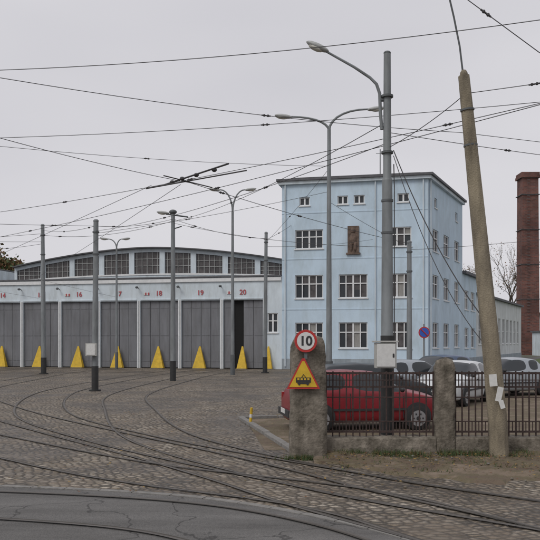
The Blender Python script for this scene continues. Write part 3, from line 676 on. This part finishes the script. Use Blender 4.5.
# ------------------------------------------------------------ cars
def car(name,x,y,rz,paint,L_=3.6,s=1.0,hatch=True):
    S=[(-1.80,.34,.58,.60,.64,.56,0),(-1.76,.24,.74,.80,.73,.62,0),(-1.70,.2,.90,.95,.77,.62,2),(-1.42,.19,.93,1.30,.80,.575,0),(-1.34,.19,.93,1.35,.80,.58,1),
       (-.50,.19,.92,1.40,.815,.60,0),(-.42,.19,.92,1.40,.815,.60,1),(.22,.19,.91,1.36,.815,.585,3),(.80,.19,.89,1.0,.80,.63,0),(.95,.19,.87,.945,.80,.64,0),(1.45,.19,.79,.85,.78,.60,0),(1.72,.22,.66,.72,.73,.55,0),(1.80,.32,.5,.55,.64,.5,0)]
    if not hatch:
        S[0:5]=[(-2.02,.34,.60,.62,.64,.54,0),(-1.97,.24,.80,.86,.73,.60,0),(-1.80,.2,.90,.955,.78,.62,0),(-1.35,.19,.92,.99,.80,.62,2),(-.95,.19,.93,1.34,.80,.58,1)]
    root=empty(name,(x,y,0)); root.rotation_euler=(0,0,rz)
    k=L_/3.6
    bm=bmesh.new(); R=[]
    for (px,zb,zl,zt,hw,ht,fl) in S:
        half=[(hw*.8,zb-.02),(hw*.97,zb+.04),(hw*1.0,(zb+zl)/2),(hw*.985,zl-.03),(hw*.96,zl),(ht+.02,zt-.045),(ht*.8,zt-.008),(0,zt+.012)]
        ring=[(px*k,p[0],p[1]) for p in half]+[(px*k,-p[0],p[1]) for p in half[:-1][::-1]]
        R.append([bm.verts.new(q) for q in ring])
    nn=len(R[0])
    for i in range(len(R)-1):
        fl=S[i][6]
        for j in range(nn):
            jj=(j+1)%nn
            f=bm.faces.new([R[i][j],R[i+1][j],R[i+1][jj],R[i][jj]]); f.smooth=True
            side=j in(4,9); top=j in(5,6,7,8)
            if side and fl in(1,3): f.material_index=1
            if top and fl in(2,3): f.material_index=1
    bm.faces.new(R[0]); bm.faces.new(R[-1][::-1])
    bmesh.ops.recalc_face_normals(bm,faces=bm.faces[:])
    cl=bm.edges.layers.float.get('crease_edge') or bm.edges.layers.float.new('crease_edge')
    for e in bm.edges:
        ms={f.material_index for f in e.link_faces}
        if len(ms)>1: e[cl]=.75
    me=bpy.data.meshes.new('body'); bm.to_mesh(me); bm.free(); me.materials.append(M[paint]); me.materials.append(M['glass'])
    o=bpy.data.objects.new('body',me); sc.collection.objects.link(o); o.parent=root
    ss=o.modifiers.new('s','SUBSURF'); ss.levels=2; ss.render_levels=2
    b=MB()
    for wx in(-1.12*k,1.12*k):
        for sy in(-1,1):
            b.tube([(wx,sy*.62,.33),(wx,sy*.815,.33)],.325,'plast',24)
            b.tube([(wx,sy*.64,.285),(wx,sy*.82,.285),(wx,sy*.835,.285)],[.285,.285,.26],'tyre',24)
            b.tube([(wx,sy*.80,.285),(wx,sy*.84,.285)],.185,'hub',20)
            b.tube([(wx,sy*.84,.285),(wx,sy*.85,.285)],.05,'plast',12)
            for q in range(6):
                a=q*math.pi/3; b.box((wx+.11*math.cos(a),sy*.842,.285+.11*math.sin(a)),(.035,.01,.035),'plast')
    xr=S[0][0]+.01
    for xb in(xr,1.79):
        sx=1 if xb>0 else -1
        b.box((xb*k,0,.40),(.12,1.38,.16),'plast')
        b.box((xb*k+sx*.066,0,.44),(.012,.5,.11),'signwhite')
    for sy in(-1,1):
        b.ell((1.70*k,sy*.56,.62),(.09,.14,.08),'lamp',12,6); b.box(((xr+.045)*k,sy*.62,.74),(.06,.14,.2),'tail')
        b.ell((.72*k,sy*.90,.96),(.06,.09,.065),'plast',10,6)
        b.box((0,sy*.818,.50),(1.7*k,.015,.05),'plast')
        b.box((-.05,sy*.812,.80),(.16,.02,.03),'plast'); b.box((-.46*k,sy*.805,.6),(.012,.02,.55),'plast'); b.box((.78*k,sy*.80,.55),(.012,.02,.5),'plast')
    b.box((1.80*k,0,.60),(.03,.6,.08),'plast')
    q=b.obj('wheels_and_trim',smooth=True); q.parent=root
    root.scale=(s,s,s)
    return root
car('parked_car',2.10,17.6,math.radians(9),'carred',3.7,.96)
car('parked_car',4.7,25.5,math.radians(25),'carsil',3.9,1,False)
car('parked_car',3.0,23.2,math.radians(12),'cardark',3.8,.96)
car('parked_car',5.9,24.5,math.radians(238),'carwh',3.7,.98)
car('parked_car',8.6,28,math.radians(205),'carsil',3.8,1,False)
car('parked_car',7.2,33,math.radians(215),'carblue',3.8,1)
# ------------------------------------------------------------ wires
WS=.66
def wire(p0,p1,sag=.1,r=.010,ins=(),n=14):
    r*=WS
    p0=Vector(p0); p1=Vector(p1); b=MB(); pts=[]
    for i in range(n+1):
        t=i/n; p=p0.lerp(p1,t); p.z-=sag*4*t*(1-t); pts.append(p)
    b.tube(pts,r,'wire',5,cap=False)
    d=(p1-p0).normalized()
    for t in ins:
        p=p0.lerp(p1,t); p.z-=sag*4*t*(1-t)
        for j in(-1,1): b.ell(p+d*j*r*6,(r*4,r*4,r*4),'wire',8,5)
        b.tube([p-d*r*14,p+d*r*14],r*2.2,'wire',5)
    return b.obj('overhead_wire',fix=False)
wire((-23.5,18.0,6.9),(-4.97,14,6.99),.0,.010); wire((-4.97,14,6.99),(4.26,12,7.07),.12,.0105); wire((4.26,12,7.07),(22,8.2,7.2),.0,.010)
wire((-13.3,9.6,6.6),(-4.6,13,6.5),0,.009); wire((-4.6,13,6.5),(4.1,16.4,6.5),.12,.010,(.52,)); wire((4.1,16.4,6.5),(21,23,6.5),0,.010)
wire((-18.8,21.4,7),(-6.6,18.7,7.0),0,.01); wire((-6.6,18.7,7.0),(5.65,15.9,7.0),.1,.011,(.53,)); wire((5.65,15.9,7.0),(22,12.2,7),0,.01)
wire((-5.6,15.7,6.2),(-2.1,20.2,6.2),.05,.011); wire((-2.1,20.2,6.2),(5.5,30,5.85),.1,.013,(.1,.4))
wire((-9.1,11.2,6.3),(-5.6,15.7,6.2),0,.01)
wire((-10.7,30,6.1),(4.8,13.5,6.2),.12,.012,(.12,.6)); wire((4.8,13.5,6.2),(12,5.8,6.2),0,.01)
wire((-9.4,26.5,6.5),(5.1,14.4,6.5),.15,.012,(.2,.5,.9)); wire((5.1,14.4,6.5),(14,7,6.5),0,.011)
wire((-13.7,46,8.7),(-7.0,30.4,6.6),.15,.014,(.5,.92)); wire((-7.0,30.4,6.6),(-4.85,38,8.1),.15,.014,(.2,.7)); wire((-4.85,38,8.1),(-.31,47.5,8.4),.2,.016,(.2,.8))
wire((-13.7,46,8.4),(-4.85,38,8.0),.35,.016,(.15,.85)); wire((-4.85,38,7.9),(5.5,30,5.7),.3,.014,(.1,.45)); wire((-4.85,38,8.0),(2.19,14.2,6.1),.3,.012,(.2,.5))
wire((-.31,47.5,8.3),(1.5,53.9,10.2),.05,.016,(.5,)); wire((-13.7,46,8.5),(-40,52,8.6),.3,.016,(.2,)); wire((-13.7,46,8.0),(-30,30,7),.3,.014)
wire((-7,30.4,6.6),(-20,28,6.8),.1,.013,(.12,.3)); wire((-7,30.4,6.3),(2.33,30,7.9),.1,.012,(.4,)); wire((2.19,14.2,5.7),(-7,30.4,6.4),.25,.011,(.25,.6,))
wire((2.19,14.2,5.9),(13,20,6.3),.1,.010,(.25,)); wire((2.19,14.2,5.6),(3.32,12.9,6.2),.06,.011); wire((3.32,12.9,6.2),(14,10,7.2),.1,.010,(.1,))
wire((2.33,30,7.5),(5.5,30,5.7),.05,.012); wire((5.5,30,5.6),(16,34,7),.1,.013,(.3,))
wire((3.39,13,7.83),(4.6,13,6.94),.0,.012,(.25,)); wire((3.39,13,7.83),(1.5,13,9.3),0,.011); wire((4.6,13,6.94),(9,13,4.4),0,.011)
wire((-.31,47.5,7.9),(7.1,52.4,9.0),.15,.014); wire((-.31,47.5,8.1),(2.33,30,8.8),.1,.013,(.5,)); wire((-19.5,50,8),(-13.7,46,7.9),.1,.016,(.5,))
wire((2.33,30,8.9),(-20,20,8.9),.5,.012,(.3,))
wire((2.30,14.15,5.55),(3.62,12.8,2.35),.25,.015); wire((2.30,14.15,5.45),(3.66,12.8,1.9),.42,.011)
for k,pt in ((3,(-2.4,20.4,6.2)),(5,(-3.2,20.5,6.2))):
    x,y=FP(-2.86-3.19*k,-.3); x2,y2=fwd(k,12)
    wire((x,y,5.25),(x2,y2,5.7),.03,.011); wire((x2,y2,5.7),pt,.05,.011)
b=MB()
b.tube([(-2.9,20.6,6.22),(-1.0,18.3,6.27)],.022,'wire',6); b.tube([(-2.7,19.3,6.2),(-1.6,21.0,6.24)],.015,'wire',6)
b.tube([(-3.3,20.2,6.05),(-.6,19.6,6.4)],.018,'wire',6)
for p in((-2.3,19.9,6.25),(-1.9,19.6,6.28),(-1.4,19.1,6.3),(-2.6,20.2,6.22)): b.ell(p,(.07,.07,.055),'wire',8,5)
b.obj('catenary_crossing')
# ------------------------------------------------------------ trees
def tree(name,x,y,h,spread,seed,leaves=2500,mats_=('leafa','leafb','leafc'),ls=.22,trunk=.35):
    random.seed(seed); b=MB(); tips=[]
    def br(p,d,l,r,dep):
        q=p+d*l; mid=p+d*l*.5+Vector((random.uniform(-1,1),random.uniform(-1,1),0))*l*.06
        b.tube([p,mid,q],[r,r*.8,r*.62],'bark',6,cap=False)
        if dep==0:
            tips.append(q); return
        if dep<3: tips.append(q); tips.append(mid)
        for i in range(random.choice((2,3,3))):
            nd=(d+Vector((random.uniform(-1,1)*spread,random.uniform(-1,1)*spread,random.uniform(-.1,.6)))).normalized()
            br(q,nd,l*random.uniform(.6,.85),r*.6,dep-1)
    br(Vector((x,y,0)),Vector((0,0,1)),h*.3,trunk,5 if leaves>1000 else 6)
    for i in range(leaves):
        t=random.choice(tips); c=t+Vector([random.gauss(0,h*.035) for _ in range(3)])
        u=Vector([random.uniform(-1,1) for _ in range(3)]).normalized(); v=u.orthogonal().normalized(); s=ls*random.uniform(.5,1.2)
        b.face([c-u*s,c+v*s*.6,c+u*s,c-v*s*.6],random.choice(mats_))
    return b.obj(name,fix=False)
tree('autumn_tree',-35.6,97,13.6,.7,2,5200,ls=.28)
tree('autumn_tree',-41,100,16,.75,3,5200,ls=.3)
tree('autumn_tree',47.5,152,20,.75,5,500,ls=.2,mats_=('leafa','leafc'))
tree('autumn_tree',44.6,146,17.5,.8,9,450,ls=.2,mats_=('leafa','leafc'))
tree('autumn_tree',56,140,17,.8,12,900,ls=.25)
random.seed(21); b=MB()
for i in range(9000):
    x=random.uniform(-320,320); hh=8+4*math.sin(x*.05)+3*math.sin(x*.17+1)+random.uniform(-2,2)
    z=random.uniform(0,1)**.7*hh; c=Vector((x,290+random.uniform(-8,8),z)); s=random.uniform(.8,1.9)
    u=Vector([random.uniform(-1,1) for _ in range(3)]).normalized(); v=u.orthogonal().normalized()
    b.face([c-u*s,c+v*s*.7,c+u*s,c-v*s*.7],random.choice(('leafa','leafb','leafb','leafc')))
b.obj('distant_tree_row',fix=False)
# fallen leaves, stones, grass
random.seed(31); b=MB()
for i in range(2300):
    if random.random()<.7: x=random.uniform(.9,9); y=13.0-abs(random.gauss(0,.9))
    else: x=random.uniform(-4,6); y=random.uniform(9.5,22)
    s=random.uniform(.012,.034); a=random.uniform(0,6.3); z=.10 if (y>12.2 and y<13.1 and x>.9) else (.07 if y<13 and x>.9 else .035)
    b.face([(x+s*math.cos(a),y+s*math.sin(a),z+random.uniform(-.01,.01)),(x-s*math.sin(a)*.6,y+s*math.cos(a)*.6,z),(x-s*math.cos(a),y-s*math.sin(a),z+random.uniform(-.01,.01)),(x+s*math.sin(a)*.6,y-s*math.cos(a)*.6,z)],random.choice(('leafa','leafa','leafc','yleaf')))
b.obj('fallen_leaves',fix=False)
random.seed(33); b=MB()
for i in range(300):
    x=random.uniform(.9,9); y=13.0-abs(random.gauss(0,1.0)); s=random.uniform(.01,.03)
    b.ell((x,y,.02+.05*max(0,(y-11.5)/1.5)),(s,s*random.uniform(.6,1),s*.6),random.choice(('stonek','dirt','dirt','conc')),6,4)
b.obj('loose_stones')
random.seed(41); b=MB()
for i in range(9000):
    q=random.random()
    if q<.55: x=random.uniform(.95,9.4); y=13.06-abs(random.gauss(0,.16)); amp=1
    elif q<.60: x=.6+random.gauss(0,.2); y=12.80-abs(random.gauss(0,.05)); amp=1
    else:
        x=random.uniform(1.1,9.4); y=random.uniform(11.3,13.0); amp=.55
    if noise.noise(Vector((x*1.6,y*2.4,3)))<(-.12 if amp==1 else .12): continue
    z0=.012+.05*max(0,(y-11.3)/1.8) if x>.75 else 0
    h=z0+random.uniform(.03,.12)*amp; a=random.uniform(0,3.14); dx=math.cos(a)*.008; dy=math.sin(a)*.008; lx=random.gauss(0,.03); ly=random.gauss(0,.03)
    b.face([(x-dx,y-dy,z0),(x+dx,y+dy,z0),(x+lx,y+ly,h)],'leafb' if random.random()<.8 else 'leafa')
b.obj('grass_tufts',fix=False)
